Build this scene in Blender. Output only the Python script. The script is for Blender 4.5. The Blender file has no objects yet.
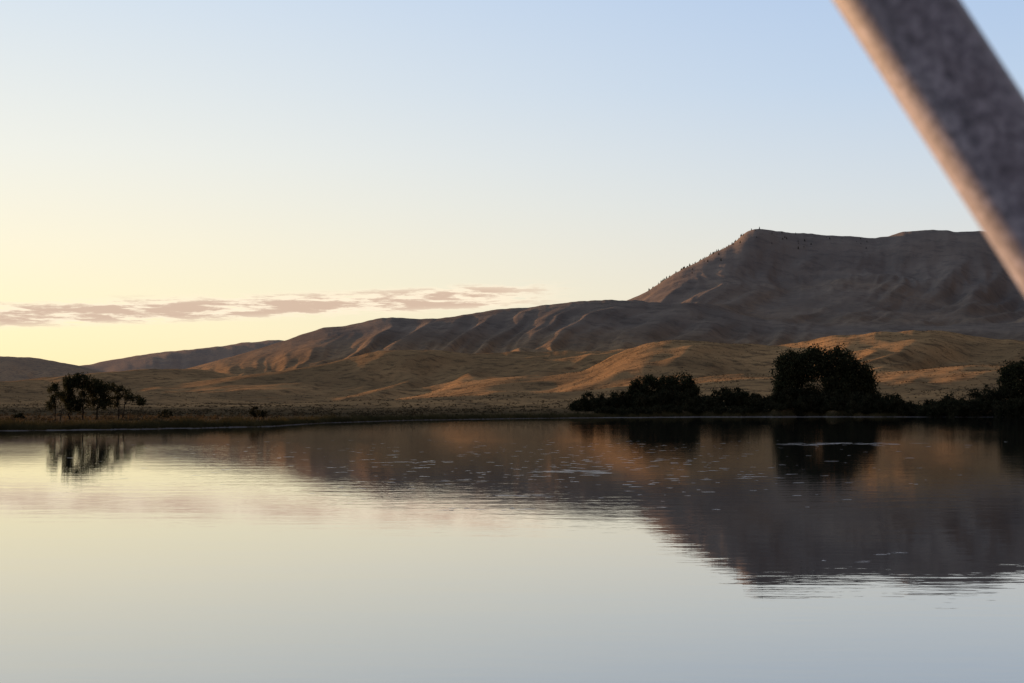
import bpy, math, random
import numpy as np
random.seed(3); rng=np.random.default_rng(7)
F=1422.0; HZ=407.0; CAMZ=2.5
PITCH=math.atan((HZ-341.5)/F)
SUN_AZ=math.radians(-44); SUN_EL=math.radians(5.0)
sc=bpy.context.scene
sc.view_settings.view_transform='Standard'; sc.view_settings.look='None'; sc.view_settings.exposure=0

# ---------- helpers ----------
def ray(px,py):
    x=px-512.0; y0=F; z0=341.5-py
    c,s=math.cos(PITCH),math.sin(PITCH)
    y=y0*c-z0*s; z=y0*s+z0*c
    return x,y,z
def azel(px,py):
    x,y,z=ray(px,py); return math.atan2(x,y), z/math.hypot(x,y)
_perm=rng.permutation(256); _perm=np.concatenate([_perm,_perm,_perm])
_g=rng.normal(size=(256,2)); _g/=np.linalg.norm(_g,axis=1)[:,None]
def perlin(x,y):
    xi=np.floor(x).astype(int); yi=np.floor(y).astype(int)
    xf=x-xi; yf=y-yi
    u=xf*xf*xf*(xf*(xf*6-15)+10); v=yf*yf*yf*(yf*(yf*6-15)+10)
    def g(ix,iy,dx,dy):
        k=_perm[(_perm[ix&255]+iy)&255]; return _g[k,0]*dx+_g[k,1]*dy
    a=g(xi,yi,xf,yf); b=g(xi+1,yi,xf-1,yf); c=g(xi,yi+1,xf,yf-1); d=g(xi+1,yi+1,xf-1,yf-1)
    return ((a*(1-u)+b*u)*(1-v)+(c*(1-u)+d*u)*v)*1.5
def fbm(x,y,o=4,gain=.5):
    s=0;a=1
    for i in range(o):
        s=s+a*perlin(x+17.3*i,y-9.1*i); a*=gain; x=x*2.03; y=y*2.03
    return s
def ridged(x,y,o=4):
    s=0;a=1;n=0
    for i in range(o):
        p=perlin(x+11.7*i,y+5.3*i)
        s=s+a*(1-np.sqrt(p*p+.02)*1.6); n+=a; a*=.42; x=x*2.1; y=y*2.1
    return s/n

# ---------- terrain ----------
def gsm(raw,sig):
    n=int(sig*3/.001)+1; k=np.exp(-.5*(np.arange(-n,n+1)*.001/sig)**2); k/=k.sum()
    return np.convolve(np.pad(raw,n,'edge'),k,'valid')
class Ridge:
    def __init__(s,D,pts,Wf,Wb,prof,spur=0.3,sf=30,seed=0,bend=0,octv=3,crest=.012,slant=0.,vy=.8,sg=1.4,Dm=None):
        s.D=D; s.Wf=Wf; s.Wb=Wb; s.prof=prof; s.spur=spur; s.sf=sf; s.seed=seed; s.bend=bend; s.o=octv; s.crest=crest; s.slant=slant; s.vy=vy; s.sg=math.radians(sg)
        s.Da=np.linspace(-1.6,1.6,3200)
        s.Dv=np.ones(3200) if Dm is None else gsm(np.interp(s.Da,[azel(p,300)[0] for p,_ in Dm],[v for _,v in Dm]),.022)
        a=[];h=[]
        P=np.array(pts,float); xs=np.unique(np.concatenate([P[:,0],np.arange(-200,1200,10)]))
        for px in xs:
            A,t=azel(px,np.interp(px,P[:,0],P[:,1])); a.append(A); h.append(CAMZ+D*float(np.interp(A,s.Da,s.Dv))*t)
        s.set(np.array(a),np.maximum(np.array(h),0))
    def set(s,a,h):
        s.a=np.linspace(-1.6,1.6,3200); raw=np.interp(s.a,a,h)
        s.h=gsm(raw,.002); s.hs=gsm(raw,s.sg)
    def height(s,az,r):
        X=r*np.sin(az); Y=r*np.cos(az)
        D=s.D*np.interp(az,s.Da,s.Dv)*(1+s.bend*perlin(az*9+s.seed,az*0+3.3))
        t=(D-r)/s.Wf
        tt=np.clip(t,0,None)
        H=np.interp(az,s.a,s.h)
        H=H*(1+s.crest*fbm(az*70+s.seed,az*0+s.seed,3))
        mb=np.clip(tt*2.2,0,1); mb=mb*mb*(3-2*mb)
        H=H*(1-mb)+np.interp(az,s.a,s.hs)*mb
        wx=az*s.sf+s.slant*tt+0.55*fbm(X/s.Wf*1.4+s.seed,Y/s.Wf*1.4,3)
        sp=ridged(wx+s.seed*1.7,tt*s.vy+s.seed,s.o)
        m=np.clip(tt*2.0,0,1); m=m*m*(3-2*m)
        k=1+s.spur*(0.62-sp)*2*m
        tf=tt*k
        pf=np.interp(tf,s.prof[0],s.prof[1])*np.clip((1.75-tt)/.5,0,1)
        tb=np.clip(-t*s.Wf/s.Wb,0,None)
        pb=np.exp(-tb*tb*2)
        return H*np.where(t>0,pf,pb)
def sm(tab):
    xs=np.linspace(0,tab[0][-1],160); ys=np.interp(xs,tab[0],tab[1])
    k=np.ones(13)/13; pad=np.concatenate([np.full(6,ys[0]),ys,np.full(6,ys[-1])]); ys2=np.convolve(pad,k,'valid'); ys2/=ys2[0]
    return xs,ys2
mesa=sm(([0,.05,.2,.4,.65,.95,1.3,1.8,2.2],[1,.98,.84,.62,.38,.20,.08,.02,0]))
roll=sm(([0,.1,.25,.5,.75,1,1.4,1.8,2.2],[1,.985,.93,.72,.47,.27,.09,.02,0]))
MD=[(-3000,.82),(540,.82),(640,.86),(700,.92),(757,.98),(830,1.02),(1024,1.03),(3000,1.03)]
R_mtn=Ridge(3600,[(380,425),(470,390),(560,335),(600,315),(625,302),(650,290),(680,270),(700,259),(712,252),(735,240),(748,229),(757,227),(775,230),(810,234),(850,237),(878,238.5),(892,236),(905,232),(930,230),(960,230),(985,232),(1010,240),(1060,246),(1120,240),(1250,265),(1500,300),(2200,370)],1450,900,mesa,.28,15,5,octv=4,crest=.006,slant=.9,vy=1.2,bend=.0,sg=2.4,Dm=MD)
R_apr=Ridge(2950,[(560,430),(620,370),(660,335),(700,316),(760,305),(800,297),(840,292),(880,297),(930,312),(980,322),(1100,320),(1400,350),(2000,390)],800,600,roll,.2,14,91,octv=3,crest=.012,slant=-1.0,vy=1.2)
R_mid=Ridge(2450,[(-400,425),(60,400),(150,378),(200,366),(240,355),(280,344),(300,337),(325,329),(345,329),(372,322),(400,319),(420,323),(450,320),(480,315),(500,312),(530,311),(560,305),(590,303),(625,303),(660,305),(700,308),(740,320),(800,330),(900,330),(1024,325),(1200,335),(1600,370),(2200,390)],900,600,roll,.11,30,11,octv=3,crest=.012,slant=1.2,vy=1.0,sg=1.5)
R_far=Ridge(6000,[(-1500,385),(-600,372),(-200,366),(0,366),(60,370),(85,366),(120,358),(160,352),(210,347),(245,342),(280,341),(300,345),(400,350),(600,350),(1500,370)],1700,1500,roll,.2,24,2)
R_farL=Ridge(4200,[(-1500,392),(-300,370),(-60,355),(0,357),(35,358),(70,364),(110,374),(170,388),(260,410),(300,430)],900,900,roll,.2,24,29)
R_d1=Ridge(1500,[(-1500,408),(-300,392),(0,385),(60,380),(100,376),(150,373),(200,371),(250,375),(300,377),(345,367),(380,356),(430,354),(470,358),(520,355),(560,352),(640,350),(1024,352),(2000,380)],430,300,roll,.25,14,41,bend=.06,octv=2,slant=1.5,sg=1)
R_d2=Ridge(1120,[(-1500,415),(0,404),(200,397),(330,390),(420,383),(460,372),(500,371),(545,375),(585,372),(610,358),(645,345),(670,341),(700,342),(740,348),(780,350),(820,342),(880,338),(940,335),(990,341),(1060,338),(1300,350),(2000,380)],420,260,roll,.25,11,57,bend=.07,octv=2,slant=1.5,sg=1)
R_d3=Ridge(780,[(-1500,420),(0,412),(300,402),(430,397),(520,391),(600,384),(660,378),(700,368),(745,363),(790,366),(830,366),(900,360),(960,357),(1024,360),(1300,365),(2000,390)],300,200,roll,.2,8,73,bend=.05,octv=2,slant=1.5,sg=1)
R_blocker=Ridge(1700,[(0,400)],700,500,roll,.1,14,17,octv=2)  # unseen hill left of frame, added to shadow the left plain
R_blocker.set(np.radians([-60,-50,-42,-38,-34,-30,-27,-24.5,-22]),np.array([60,70,88,140,185,175,130,60,0.]))
RIDGES=[R_mtn,R_mid,R_apr,R_far,R_farL,R_d1,R_d2,R_d3,R_blocker]
_sp=[(-3000,120),(-700,150),(0,158),(120,163),(200,172),(270,185),(330,225),(420,270),(580,325),(700,350),(850,365),(1024,372),(1500,340),(4000,250)]
SA=np.array([-math.pi,-2.6]+[math.atan2(p-512,F) for p,_ in _sp]+[2.6,math.pi]); SR=np.array([70,70]+[r for _,r in _sp]+[70,70])
BA=np.array([math.atan2(p-512,F) for p in (-3000,-100,150,270,340,560,620,800,1000,2000)]); BW=np.array([1,1.6,2.0,1.5,.5,.8,7,10,6,1.5])
def beach(az): return np.interp(az,BA,BW)*np.clip(1+1.3*fbm(az*60,az*0+8.2,2),.1,2.5)
def shore(az):
    return np.interp(az,SA,SR)*(1+.012*fbm(az*60,az*0+.5,3))-.3*beach(az)
def height(az,r):
    S=shore(az); d0=r-S; bw=beach(az); d=d0-bw
    X=r*np.sin(az); Y=r*np.cos(az)
    base=np.interp(r,[0,150,300,450,600,800,1100,1500,2500,4000,9000,14000],[.7,.7,.9,1.6,3.2,7,13,20,35,50,60,60])
    base=base+0.12*fbm(X/14,Y/14,3)+np.clip((r-420)/500,0,1)*2.0*fbm(X/160+3,Y/160,3)
    base=np.maximum(base,.25)
    p=7.0
    fr=np.clip(np.cos(az*.5)*1.6-.4,0,1)
    acc=base**p
    rk=np.zeros_like(r)
    for i,R in enumerate(RIDGES):
        h=np.maximum(R.height(az,r),0)*fr
        acc=acc+h**p
        if i<3: rk=np.maximum(rk,h)
    h=acc**(1/p)
    rock=np.clip(rk/np.maximum(h,1e-3),0,1)**3*np.clip((h-45)/70,0,1)
    U=(X*.8-Y*.6); W_=(X*.6+Y*.8)
    fade=np.clip((r-480)/450,0,1)*np.clip((2300-r)/700,.12,1)
    h=h+fade*(11*fbm(U/230+.7,W_/480,2)+7.0*(ridged((U+25*perlin(X/150,Y/150))/125,W_/330,3)-.75)+.7*fbm(X/60,Y/60,3))
    hi=np.clip((h-60)/150,0,1)
    h=h+hi*np.clip((r-1900)/1000,.35,1)*(14*(ridged(U/420,W_/700+.3,3)-.6)+3*fbm(X/130,Y/130,4,.5))
    e=np.clip(d/12,0,1); e=1-(1-e)**2
    land=np.maximum(h,.25)*e+np.clip(d0/3,0,1)*.05
    bed=-np.clip(-d0*.06,0,3)
    return np.where(d0>0,land,bed), rock
def H1(x,y):
    a=np.array([math.atan2(x,y)]); r=np.array([math.hypot(x,y)])
    return float(height(a,r)[0][0])
def new_mesh(name,verts,faces,mats,smooth=True,midx=None):
    me=bpy.data.meshes.new(name)
    verts=np.asarray(verts,dtype=np.float32)
    if isinstance(faces,np.ndarray):
        n,k=faces.shape
        me.vertices.add(len(verts)); me.vertices.foreach_set('co',verts.ravel())
        me.loops.add(n*k); me.loops.foreach_set('vertex_index',faces.astype(np.int32).ravel())
        me.polygons.add(n); me.polygons.foreach_set('loop_start',np.arange(0,n*k,k,dtype=np.int32))
        me.update(calc_edges=True)
    else:
        me.from_pydata(verts.tolist(),[],faces); me.update()
    for m in mats: me.materials.append(m)
    if midx is not None: me.polygons.foreach_set('material_index',np.asarray(midx,dtype=np.int32))
    me.polygons.foreach_set('use_smooth',[smooth]*len(me.polygons))
    ob=bpy.data.objects.new(name,me); sc.collection.objects.link(ob); return ob

# ---------- node helper ----------
def mat(name):
    m=bpy.data.materials.new(name); m.use_nodes=True; nt=m.node_tree; nt.nodes.clear(); return m,nt
class N:
    def __init__(s,nt): s.nt=nt
    def n(s,t,**k):
        nd=s.nt.nodes.new(t)
        for a,b in k.items(): setattr(nd,a,b)
        return nd
    def l(s,a,b): s.nt.links.new(a,b)
    def math(s,op,a,b=None,c=None,clamp=False):
        nd=s.n('ShaderNodeMath',operation=op); nd.use_clamp=clamp
        for i,v in enumerate((a,b,c)):
            if v is None: continue
            if isinstance(v,(int,float)): nd.inputs[i].default_value=v
            else: s.l(v,nd.inputs[i])
        return nd.outputs[0]
    def noise(s,vec,scale,detail=4,rough=.55):
        nd=s.n('ShaderNodeTexNoise'); nd.inputs['Scale'].default_value=scale; nd.inputs['Detail'].default_value=detail; nd.inputs['Roughness'].default_value=rough
        if vec is not None: s.l(vec,nd.inputs['Vector'])
        return nd.outputs['Fac']
    def mix(s,f,a,b,bt='MIX'):
        nd=s.n('ShaderNodeMix',data_type='RGBA',blend_type=bt)
        for i,v in ((0,f),(6,a),(7,b)):
            if isinstance(v,(int,float)): nd.inputs[i].default_value=v
            elif isinstance(v,tuple): nd.inputs[i].default_value=v+(1,) if len(v)==3 else v
            else: s.l(v,nd.inputs[i])
        return nd.outputs[2]
    def mr(s,v,a,b,c=0,d=1,sm=True):
        nd=s.n('ShaderNodeMapRange'); nd.interpolation_type='SMOOTHSTEP' if sm else 'LINEAR'
        s.l(v,nd.inputs[0])
        for i,q in enumerate((a,b,c,d)): nd.inputs[i+1].default_value=q
        return nd.outputs[0]
    def mapping(s,vec,sc_):
        nd=s.n('ShaderNodeMapping'); s.l(vec,nd.inputs[0]); nd.inputs['Scale'].default_value=sc_; return nd.outputs[0]
    def ramp(s,v,stops):
        nd=s.n('ShaderNodeValToRGB'); s.l(v,nd.inputs[0]); cr=nd.color_ramp
        while len(cr.elements)<len(stops): cr.elements.new(.5)
        for e,(p,c) in zip(cr.elements,stops): e.position=p; e.color=tuple(c)+(1,)
        return nd.outputs[0]

# terrain material
m_ter,nt=mat('dry_grass_hills'); q=N(nt)
geo=q.n('ShaderNodeNewGeometry').outputs['Position']
att=q.n('ShaderNodeAttribute'); att.attribute_name='rock'
att2=q.n('ShaderNodeAttribute'); att2.attribute_name='haze_tint'
att3=q.n('ShaderNodeAttribute'); att3.attribute_name='pale_strip'
n1=q.noise(geo,.008,6,.6); n2=q.noise(geo,.09,6,.65); n3=q.noise(geo,.9,4,.7)
g=q.mix(q.mr(n1,.35,.65),(.55,.30,.125),(.33,.19,.085))
g=q.mix(q.mr(n2,.47,.65,0,.78),g,(.13,.085,.045))
g=q.mix(q.mr(n3,.5,.72,0,.6),g,(.08,.06,.035))
rk=q.mix(q.mr(n1,.35,.65),(.30,.215,.15),(.22,.16,.115))
n4=q.noise(geo,.03,8,.7)
rk=q.mix(q.mr(n4,.48,.64,0,.6),rk,(.13,.098,.074))
col=q.mix(att.outputs['Fac'],g,rk)
col=q.mix(q.math('MULTIPLY',att2.outputs['Fac'],.55),col,(.36,.285,.24))  # aerial haze painted into the albedo: distant slopes paler and greyer
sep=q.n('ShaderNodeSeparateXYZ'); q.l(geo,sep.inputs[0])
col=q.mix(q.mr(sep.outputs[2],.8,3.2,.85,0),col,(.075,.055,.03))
col=q.mix(att3.outputs['Fac'],col,(.20,.165,.14))  # paler strip along the waterline
bs=q.n('ShaderNodeBsdfPrincipled'); bs.inputs['Roughness'].default_value=1; bs.inputs['Specular IOR Level'].default_value=.0
q.l(col,bs.inputs['Base Color'])
b1=q.n('ShaderNodeBump'); b1.inputs['Strength'].default_value=.4; b1.inputs['Distance'].default_value=3
q.l(n2,b1.inputs['Height'])
b2=q.n('ShaderNodeBump'); b2.inputs['Strength'].default_value=.6; b2.inputs['Distance'].default_value=.6
q.l(n3,b2.inputs['Height']); q.l(b1.outputs[0],b2.inputs['Normal']); q.l(b2.outputs[0],bs.inputs['Normal'])
o=q.n('ShaderNodeOutputMaterial'); q.l(bs.outputs[0],o.inputs[0])

az=np.concatenate([np.linspace(-math.pi,-1.1,80,endpoint=False),np.linspace(-1.1,-.38,180,endpoint=False),np.linspace(-.38,.38,1000,endpoint=False),np.linspace(.38,.62,60,endpoint=False),np.linspace(.62,math.pi,121)])
rr=np.concatenate([np.array([1.0]),np.linspace(20,140,12,endpoint=False),np.linspace(140,400,170,endpoint=False),np.geomspace(400,4200,400,endpoint=False),np.geomspace(4200,14000,50)])
A,Rr=np.meshgrid(az,rr); Hh,rock=height(A.ravel(),Rr.ravel())
X=Rr.ravel()*np.sin(A.ravel()); Y=Rr.ravel()*np.cos(A.ravel())
na=len(az); nr=len(rr)
i=np.arange(nr-1)[:,None]*na+np.arange(na-1)[None,:]
fc=np.stack([i,i+1,i+na+1,i+na],-1).reshape(-1,4)[:,::-1]
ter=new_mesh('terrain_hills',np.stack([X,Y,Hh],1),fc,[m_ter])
a_=ter.data.attributes.new('rock','FLOAT','POINT'); a_.data.foreach_set('value',rock.astype(np.float32))
a_=ter.data.attributes.new('haze_tint','FLOAT','POINT'); a_.data.foreach_set('value',np.clip((Rr.ravel()-1800)/3500,0,1).astype(np.float32))
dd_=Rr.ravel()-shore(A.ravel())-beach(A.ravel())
a_=ter.data.attributes.new('pale_strip','FLOAT','POINT'); a_.data.foreach_set('value',np.clip(-dd_+.5,0,1).astype(np.float32))

# ---------- water ----------
m_w,nt=mat('lake_water'); q=N(nt)
geo=q.n('ShaderNodeNewGeometry').outputs['Position']
w1=q.noise(q.mapping(geo,(.25,.9,1)),1.0,3,.5)
w2=q.noise(q.mapping(geo,(1.5,5,1)),1.0,2,.5)
patch=q.mr(q.noise(q.mapping(geo,(.006,.02,1)),1.0,3,.5),.4,.65)
ln=q.n('ShaderNodeVectorMath',operation='LENGTH'); q.l(geo,ln.inputs[0])
farm=q.mr(ln.outputs['Value'],90,200)
amp=q.math('ADD',q.math('MULTIPLY',patch,.35),.25); amp=q.math('ADD',amp,q.math('MULTIPLY',farm,.25))
hh=q.math('MULTIPLY',q.math('ADD',w1,q.math('MULTIPLY',w2,.3)),amp)
bp=q.n('ShaderNodeBump'); bp.inputs['Strength'].default_value=1; bp.inputs['Distance'].default_value=.012; q.l(hh,bp.inputs['Height'])
fr=q.n('ShaderNodeFresnel'); fr.inputs['IOR'].default_value=1.33
fac=q.math('POWER',fr.outputs[0],.46)
gl=q.n('ShaderNodeBsdfGlossy'); gl.inputs['Color'].default_value=(.96,.96,.96,1); gl.inputs['Roughness'].default_value=.015; q.l(bp.outputs[0],gl.inputs['Normal'])
df=q.n('ShaderNodeBsdfDiffuse'); df.inputs['Color'].default_value=(.03,.035,.035,1)
ms=q.n('ShaderNodeMixShader'); q.l(fac,ms.inputs[0]); q.l(df.outputs[0],ms.inputs[1]); q.l(gl.outputs[0],ms.inputs[2])
o=q.n('ShaderNodeOutputMaterial'); q.l(ms.outputs[0],o.inputs[0])
ang=np.linspace(0,2*math.pi,128,endpoint=False); 
wv=[(0,0,0)]+[(520*math.sin(t),520*math.cos(t),0) for t in ang]
wf=[(0,1+(k+1)%128,1+k) for k in range(128)]
new_mesh('lake_water',wv,wf,[m_w],smooth=False)

# ---------- vegetation ----------
def leafmat(name,c1,c2,sc_=.6):
    m,nt=mat(name); q=N(nt)
    geo=q.n('ShaderNodeNewGeometry').outputs['Position']
    c=q.mix(q.mr(q.noise(geo,sc_,3),.35,.65),c1,c2)
    d=q.n('ShaderNodeBsdfDiffuse'); q.l(c,d.inputs[0]); t=q.n('ShaderNodeBsdfTranslucent'); q.l(c,t.inputs[0])
    ms=q.n('ShaderNodeMixShader'); ms.inputs[0].default_value=.2; q.l(d.outputs[0],ms.inputs[1]); q.l(t.outputs[0],ms.inputs[2])
    o=q.n('ShaderNodeOutputMaterial'); q.l(ms.outputs[0],o.inputs[0]); return m
m_leaf=leafmat('cottonwood_leaves',(.026,.03,.016),(.07,.064,.03))
m_bark=leafmat('bark',(.05,.04,.03),(.08,.065,.05),3)
m_shr=leafmat('willow_leaves',(.022,.024,.013),(.055,.048,.026))
m_sage=leafmat('sagebrush_leaves',(.06,.047,.03),(.13,.09,.045))
m_gr=leafmat('reed_grass',(.10,.08,.035),(.06,.052,.025),.2)
def leaves(c,s):
    n=len(c); u=rng.normal(size=(n,3)); u/=np.linalg.norm(u,axis=1)[:,None]
    v=np.cross(u,rng.normal(size=(n,3))); v/=np.linalg.norm(v,axis=1)[:,None]
    s=(s*rng.uniform(.6,1.4,n))[:,None]
    V=np.stack([c-u*s*.7,c+v*s*.4,c+u*s*.7,c-v*s*.4],1).reshape(-1,3)
    return V,np.arange(4*n).reshape(n,4)
def tube(pts,rad,k=7):
    pts=np.array(pts,float); V=[];Fc=[]
    for i,p in enumerate(pts):
        d=pts[min(i+1,len(pts)-1)]-pts[max(i-1,0)]; d/=np.linalg.norm(d)
        a=np.cross(d,[.31,.9,.2]); a/=np.linalg.norm(a); b=np.cross(d,a)
        for j in range(k):
            t=2*math.pi*j/k; V.append(p+rad[i]*(math.cos(t)*a+math.sin(t)*b))
    for i in range(len(pts)-1):
        for j in range(k):
            Fc.append((i*k+j,i*k+(j+1)%k,(i+1)*k+(j+1)%k,(i+1)*k+j))
    return np.array(V),np.array(Fc)
def cat(parts):
    V=[];Fc=[];M=[];o=0
    for v,f,m in parts:
        V.append(v);Fc.append(f+o);M.append(np.full(len(f),m));o+=len(v)
    return np.concatenate(V),np.concatenate(Fc),np.concatenate(M)
def limb(a,b,r0,r1,n=6,w=.12):
    a=np.array(a,float);b=np.array(b,float);L=np.linalg.norm(b-a)
    P=[a+(b-a)*t+(rng.normal(size=3)*w*L*.25*math.sin(math.pi*t)) for t in np.linspace(0,1,n)]
    return tube(P,np.linspace(r0,r1,n))
def crown_pts(c,rad,nc,nl,cl):
    d=rng.normal(size=(nc,3)); d/=np.linalg.norm(d,axis=1)[:,None]
    cc=np.array(c)+d*np.array(rad)*(rng.uniform(.25,1.0,nc)**.5)[:,None]
    P=np.repeat(cc,nl,axis=0)+rng.normal(size=(nc*nl,3))*cl*rng.uniform(.5,1.2,nc).repeat(nl)[:,None]
    return P,cc
def tree(name,px,r,stems,lobes,leaf,nc,nl,cl,trunk_r,lmat=None,branch=True):
    a=math.atan2(px-512,F); x=r*math.sin(a); y=r*math.cos(a); z=H1(x,y)-.15
    parts=[]
    for si,(sx,lean,top) in enumerate(stems):
        parts.append(limb((sx,0,0),(sx+lean,0,top),trunk_r,trunk_r*.45,7)+(0,))
    for (dx,dy,zz,rx,ry,rz) in lobes:
        zz=zz-z
        P,cc=crown_pts((dx,dy,zz),(rx,ry,rz),nc,nl,cl)
        P=P[P[:,2]>.1]
        st=min(stems,key=lambda s:abs(s[0]+s[1]-dx))
        root=np.array((st[0]+st[1]*.75,0,st[2]*.72))
        parts.append(limb(root,(dx,dy,zz+.3*rz),trunk_r*.5,trunk_r*.12,6)+(0,))
        if branch:
            for k in range(min(14,nc)): parts.append(limb((dx,dy,zz-.2*rz),cc[k],trunk_r*.16,trunk_r*.05,4)+(0,))
        parts.append(leaves(P,leaf)+(1,))
    V,Fc,M=cat(parts)
    ob=new_mesh(name,V,Fc,[m_bark,lmat or m_leaf],smooth=False,midx=M); ob.location=(x,y,z); return ob
def lob(pxs,r,cx):
    out=[]
    for px,py,rx,rz in pxs:
        k=r/F/math.cos(math.atan2(cx-512,F))
        zb=CAMZ+(HZ-py)*k
        out.append(((px-cx)*k,rng.uniform(-.3,.3)*rx*k,zb,rx*k,rx*k,rz*k))
    return out
r=394
tree('cottonwood_tree',824,r,[(-5,-2,9),(3,1,11),(7,2,8)],lob([(791,371,14,17),(810,366,17,15),(836,366,18,15),(857,377,14,16),(824,388,32,18),(788,389,12,15),(860,392,13,14),(845,388,20,18)],r,824),.42,90,60,.85,.45)
r=390
tree('cottonwood_tree',666,r,[(-3,-1,5),(3,1,6)],lob([(646,385,13,8),(664,384,11,7),(682,383,13,9),(638,393,9,10),(690,392,10,9),(666,396,22,9)],r,666),.36,52,48,.6,.3)
tree('cottonwood_tree',1018,r,[(-2,-1,5),(3,2,6)],lob([(1013,377,10,8),(1030,374,14,10),(1007,389,8,9),(1024,390,18,12),(1045,382,14,14)],r,1018),.36,60,50,.65,.3)
parts=[]
for px in np.arange(580,1140,2.8):
    n=perlin(np.array([px*.03]),np.array([.5]))[0]
    rr_=rng.uniform(368,392); k=rr_/F
    a=math.atan2(px+rng.uniform(-3,3)-512,F); x=rr_*math.sin(a); y=rr_*math.cos(a); z=max(H1(x,y),0)
    hgt=(8+5*n+rng.uniform(-1.5,3))*k*(1.0 if px>590 else .7)
    P,cc=crown_pts((x,y,z+hgt*.6),(rng.uniform(1.6,2.8),1.5,hgt),20,60,.42)
    P=P[P[:,2]>z-.2]; parts.append(leaves(P,.32)+(0,))
for px in np.arange(600,1140,3.5):   # low front fringe just behind the beach
    a=math.atan2(px+rng.uniform(-3,3)-512,F); rr_=float(shore(np.array([a]))[0]+beach(np.array([a]))[0])+rng.uniform(3,9)
    x=rr_*math.sin(a); y=rr_*math.cos(a); z=max(H1(x,y),0)
    P,cc=crown_pts((x,y,z+.5),(rng.uniform(1.2,2.2),1.2,rng.uniform(.5,1.3)),12,40,.3)
    P=P[P[:,2]>z-.1]; parts.append(leaves(P,.26)+(0,))
V,Fc,M=cat(parts); new_mesh('willow_thicket',V,Fc,[m_shr],smooth=False)
r=192; 
tree('bare_limbed_tree',82,r,[(-1.5,-.3,2.6),(.2,.1,3.6),(1.9,.5,3.2)],lob([(72,385,8,7),(82,384,9,8),(92,387,8,7),(101,391,8,7),(68,397,7,8),(86,400,10,8),(103,403,6,7),(76,406,8,5)],r,82),.17,40,36,.23,.12)
tree('bare_limbed_tree',57,r-2,[(-.1,-.1,2.6),(.5,.2,2.2)],lob([(55,391,6,5),(58,399,6,6),(52,405,4,5)],r,57),.15,22,28,.2,.08)
tree('bare_limbed_tree',122,r,[(-.4,-.2,3.2),(.1,.5,3.0)],lob([(117,389,6,5),(123,394,7,6),(131,398,8,4),(140,402,5,3),(116,401,5,6)],r,122),.15,22,24,.17,.1)
def shrub(px,r,w,h):
    k=r/F; a=math.atan2(px-512,F); x=r*math.sin(a); y=r*math.cos(a); z=H1(x,y)
    parts=[]
    for i in range(6):
        parts.append(limb((0,0,0),(rng.uniform(-.7,.7)*w*k,rng.uniform(-.4,.4),h*k*.8),.04,.015,4)+(0,))
    P,cc=crown_pts((0,0,h*k*.5),(w*k*.9,w*k*.9,h*k*.5),26,40,.12); P=P[P[:,2]>0]
    parts.append(leaves(P,.13)+(1,))
    V,Fc,M=cat(parts); ob=new_mesh('shrub',V,Fc,[m_bark,m_shr],smooth=False,midx=M); ob.location=(x,y,z-.05)
shrub(165,205,9,9); shrub(255,210,6,13); shrub(262,214,7,8); shrub(20,200,6,6)
def scatter(name,m,n,rmin,rmax,size,k,leaf,power=1.0,azr=.42,shoreoff=8):
    a=rng.uniform(-azr,azr,n*2); rad=rmin+(rmax-rmin)*rng.uniform(0,1,n*2)**power
    msk=(rad>shore(a)+beach(a)+3)&(fbm(rad*np.sin(a)/30,rad*np.cos(a)/30,3)>-.15)
    a=a[msk][:n]; rad=rad[msk][:n]; z=height(a,rad)[0]
    c=np.stack([rad*np.sin(a),rad*np.cos(a),z],1); s=size*rng.uniform(.5,1.5,len(c))
    P=np.repeat(c,k,0)+rng.normal(size=(len(c)*k,3))*np.repeat(s,k)[:,None]*np.array([.6,.6,.3])+np.array([0,0,1])*np.repeat(s,k)[:,None]*.3
    V,Fc=leaves(P,leaf); return new_mesh(name,V,Fc,[m],smooth=False)
scatter('sagebrush',m_sage,9000,165,1100,.42,12,.26,1.2)
n=26000; a=rng.uniform(-.42,.42,n); off=np.abs(rng.normal(size=n))*3; rad=shore(a)+beach(a)+off
z=np.maximum(height(a,rad)[0],-.1); hgt=rng.uniform(.25,.75,n)*(1+.5*perlin(a*60,a*0))
c=np.stack([rad*np.sin(a),rad*np.cos(a),z],1); w=.05
d=rng.uniform(-.15,.15,(n,2))
V=np.stack([c+[-w,0,0],c+[w,0,0],c+np.stack([d[:,0],d[:,1],hgt],1)],1).reshape(-1,3)
new_mesh('shore_grass',V,np.arange(3*n).reshape(n,3),[m_gr],smooth=False)
parts=[]
for k in range(120):
    onr=k<80
    px=rng.choice([rng.uniform(640,755),rng.uniform(680,740),rng.uniform(660,745)]) if onr else rng.uniform(690,880)
    a=azel(px,250)[0]; rad=3600*float(np.interp(a,R_mtn.Da,R_mtn.Dv))-(abs(rng.normal())*35 if onr else rng.uniform(30,260))
    z=height(np.array([a]),np.array([rad]))[0][0]; h=rng.uniform(3,6.5); rr0=h*.35
    x=rad*math.sin(a); y=rad*math.cos(a)
    for j in range(4):
        z0=z+h*(.0+.22*j); v=[];
        for t in range(6): v.append((x+rr0*(1-.2*j)*math.cos(t*1.047)*rng.uniform(.7,1.2),y+rr0*(1-.2*j)*math.sin(t*1.047),z0))
        v.append((x,y,z0+h*.36)); f=[(t,(t+1)%6,6) for t in range(6)]
        parts.append((np.array(v),np.array(f),0))
V,Fc,M=cat(parts); new_mesh('pine_trees',V,Fc,[m_shr],smooth=False)

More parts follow.
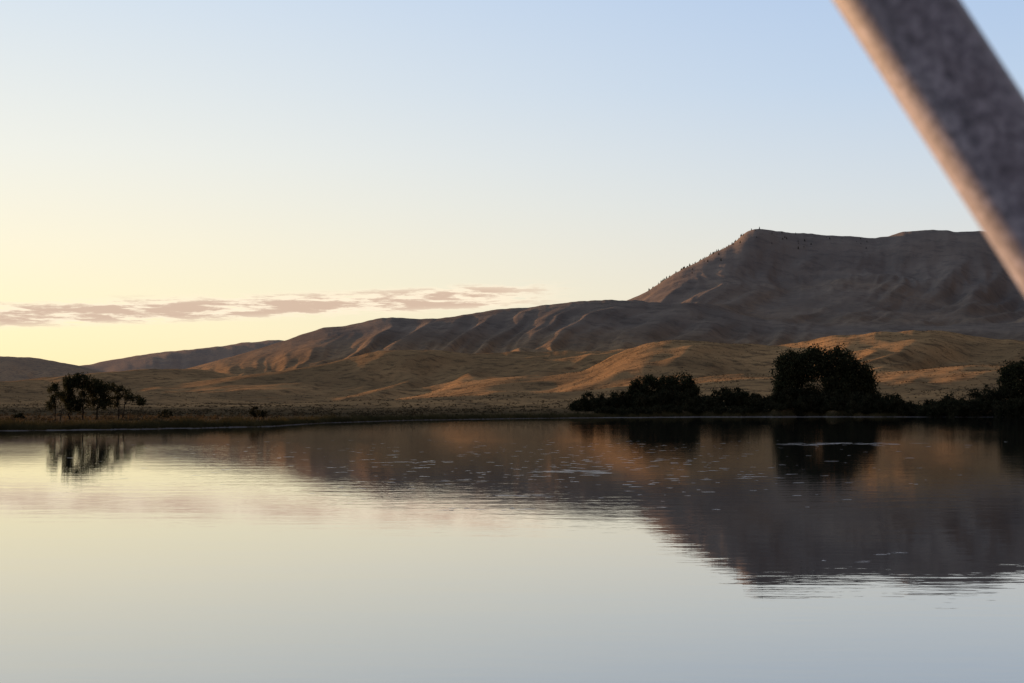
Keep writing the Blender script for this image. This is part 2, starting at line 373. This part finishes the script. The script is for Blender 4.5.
# floating weed flecks
m_l,nt=mat('pondweed'); q=N(nt); bs=q.n('ShaderNodeBsdfPrincipled'); bs.inputs['Base Color'].default_value=(.38,.33,.29,1); bs.inputs['Roughness'].default_value=.3
o=q.n('ShaderNodeOutputMaterial'); q.l(bs.outputs[0],o.inputs[0])
V=[];Fc=[]
def fleck(x,y,sx,sy):
    b=len(V); k=9
    for t in range(k):
        w=rng.uniform(.5,1.3); V.append((x+sx*w*math.cos(t*2*math.pi/k),y+sy*w*math.sin(t*2*math.pi/k),.006))
    Fc.append(tuple(range(b,b+k)))
for i in range(480):
    px=rng.normal(560,170); py=440+abs(rng.normal())*30; 
    if py>560 or py>505 and px<640: continue
    dd=CAMZ*F/(py-HZ); x=(px-512)/F*dd
    s=rng.uniform(.03,.12)*min(1,dd/60); fleck(x,dd,s*rng.uniform(1,3),s)
for (px,py,wd,nn) in [(575,471,28,40),(600,473,22,14),(840,444,60,60),(500,509,60,10),(760,477,30,8),(420,462,40,14),(880,553,20,3),(520,495,60,8),(860,560,60,3)]:
    for i in range(nn):
        p=px+rng.normal()*wd*.5; yy=py+rng.normal()*.7; dd=CAMZ*F/(yy-HZ); fleck((p-512)/F*dd,dd,rng.uniform(.1,.5)*dd/70,rng.uniform(.05,.15)*dd/70)
new_mesh('pondweed_patches',V,Fc,[m_l],smooth=False)

# ---------- steel brace pole ----------
m_p,nt=mat('galvanised_steel'); q=N(nt)
tc=q.n('ShaderNodeTexCoord').outputs['Object']
c=q.mix(q.mr(q.noise(tc,70,5,.75),.36,.64),(.11,.10,.13),(.46,.41,.46))
c=q.mix(q.mr(q.noise(tc,12,5,.6),.45,.62,0,.5),c,(.13,.105,.13))
bs=q.n('ShaderNodeBsdfPrincipled'); q.l(c,bs.inputs['Base Color']); bs.inputs['Metallic'].default_value=0; bs.inputs['Roughness'].default_value=.5; bs.inputs['Specular IOR Level'].default_value=.9
bs.inputs['Sheen Weight'].default_value=1; bs.inputs['Sheen Roughness'].default_value=.5; bs.inputs['Sheen Tint'].default_value=(1,.85,.7,1)
bp=q.n('ShaderNodeBump'); bp.inputs['Strength'].default_value=.35; bp.inputs['Distance'].default_value=.0015; q.l(q.noise(tc,130,4),bp.inputs['Height']); q.l(bp.outputs[0],bs.inputs['Normal'])
o=q.n('ShaderNodeOutputMaterial'); q.l(bs.outputs[0],o.inputs[0])
def wp(px,py,dep):
    x,y,z=ray(px,py); return np.array([x/y*dep,dep,CAMZ+z/y*dep])
p0=wp(895.5,0,2.0); p1=wp(895.5+191,292,2.0); dv=(p1-p0)/np.linalg.norm(p1-p0)
a0=p0-dv*2.2; a1=p0+dv*6.2
v,f=tube([a0,a0+dv*.02,a1-dv*.02,a1],[.066,.0725,.0725,.066],64)
mid=(a0+a1)/2
v2,f2=tube([a0-dv*.0,a0+dv*.01,a0+dv*.14,a0+dv*.15],[.08,.092,.092,.08],64)
V,Fc,M=cat([(v-mid,f,0),(v2-mid,f2,0)])
pole=new_mesh('steel_pole',V,Fc,[m_p]); pole.location=mid

# ---------- sky ----------
w=bpy.data.worlds.new('World'); sc.world=w; w.use_nodes=True; nt=w.node_tree; nt.nodes.clear(); q=N(nt)
sky=q.n('ShaderNodeTexSky'); sky.sky_type='NISHITA'; sky.sun_disc=False; sky.sun_elevation=SUN_EL; sky.sun_rotation=SUN_AZ
sky.air_density=1.0; sky.dust_density=1.2; sky.ozone_density=1.5; sky.altitude=1500
tc=q.n('ShaderNodeTexCoord').outputs['Generated']
sp=q.n('ShaderNodeSeparateXYZ'); q.l(tc,sp.inputs[0])
azn=q.math('ARCTAN2',sp.outputs[0],sp.outputs[1]); el=q.math('ARCSINE',sp.outputs[2])
e01=q.math('MULTIPLY',el,2/math.pi,clamp=True)
sunside=q.ramp(e01,[(0,(1.05,.84,.44)),(.035,(1.06,.93,.58)),(.07,(1.03,.94,.71)),(.11,(.93,.92,.83)),(.18,(.72,.81,.90)),(.30,(.48,.61,.82)),(.6,(.22,.33,.55)),(1,(.12,.20,.37))])
farside=q.ramp(e01,[(0,(.84,.70,.58)),(.05,(.80,.76,.69)),(.09,(.68,.74,.80)),(.14,(.52,.66,.86)),(.22,(.38,.54,.84)),(.35,(.28,.42,.68)),(.6,(.16,.25,.44)),(1,(.10,.17,.32))])
back=q.ramp(e01,[(0,(.17,.135,.12)),(.1,(.22,.18,.17)),(.3,(.15,.145,.175)),(.6,(.09,.115,.175)),(1,(.08,.115,.2))])
da=q.math('ABSOLUTE',q.math('SUBTRACT',azn,SUN_AZ))
da=q.math('MINIMUM',da,q.math('SUBTRACT',2*math.pi,da))
gcol=q.mix(q.mr(da,math.radians(18),math.radians(72)),sunside,farside)
gcol=q.mix(q.mr(da,math.radians(66),math.radians(105)),gcol,back)
nis=q.mix(1.0,sky.outputs[0],(.15,.15,.15),'MULTIPLY')
base=q.mix(.92,nis,gcol)
cb=q.n('ShaderNodeCombineXYZ'); q.l(q.math('MULTIPLY',azn,24),cb.inputs[0]); q.l(q.math('MULTIPLY',el,190),cb.inputs[1])
cn=q.noise(cb.outputs[0],1.0,9,.66)
ec=q.math('SUBTRACT',el,q.math('ADD',q.math('MULTIPLY',azn,.05),.0785))
band=q.math('MULTIPLY',q.mr(ec,-.012,-.004),q.mr(ec,.003,.012,1,0))
band=q.math('MULTIPLY',band,q.mr(azn,-.03,.06,1,0))
s_=q.math('ADD',cn,q.math('MULTIPLY',band,.15))
cf=q.math('MULTIPLY',q.mr(s_,.57,.68),band)
edge=q.math('MULTIPLY',q.mr(s_,.48,.56),band)
bgc=q.mix(q.math('MULTIPLY',edge,.9),base,(1.05,.90,.69))
bgc=q.mix(q.math('MULTIPLY',cf,.95),bgc,(.68,.50,.38))
bg=q.n('ShaderNodeBackground'); bg.inputs[1].default_value=1.0; q.l(bgc,bg.inputs[0])
o=q.n('ShaderNodeOutputWorld'); q.l(bg.outputs[0],o.inputs[0])
sd=bpy.data.lights.new('sun','SUN'); sd.energy=5; sd.angle=math.radians(.5); sd.color=(1,.58,.29)
so=bpy.data.objects.new('sun',sd); sc.collection.objects.link(so)
from mathutils import Vector
sv=Vector((math.sin(SUN_AZ)*math.cos(SUN_EL),math.cos(SUN_AZ)*math.cos(SUN_EL),math.sin(SUN_EL)))
so.rotation_euler=sv.to_track_quat('Z','Y').to_euler(); so.location=sv*500

# ---------- camera ----------
cd=bpy.data.cameras.new('camera'); cd.sensor_width=36; cd.lens=36*F/1024; cd.clip_start=.1; cd.clip_end=30000
cd.dof.use_dof=True; cd.dof.focus_distance=350; cd.dof.aperture_fstop=4.0
co=bpy.data.objects.new('camera',cd); sc.collection.objects.link(co); co.location=(0,0,CAMZ)
co.rotation_euler=(math.pi/2+PITCH,0,0); sc.camera=co
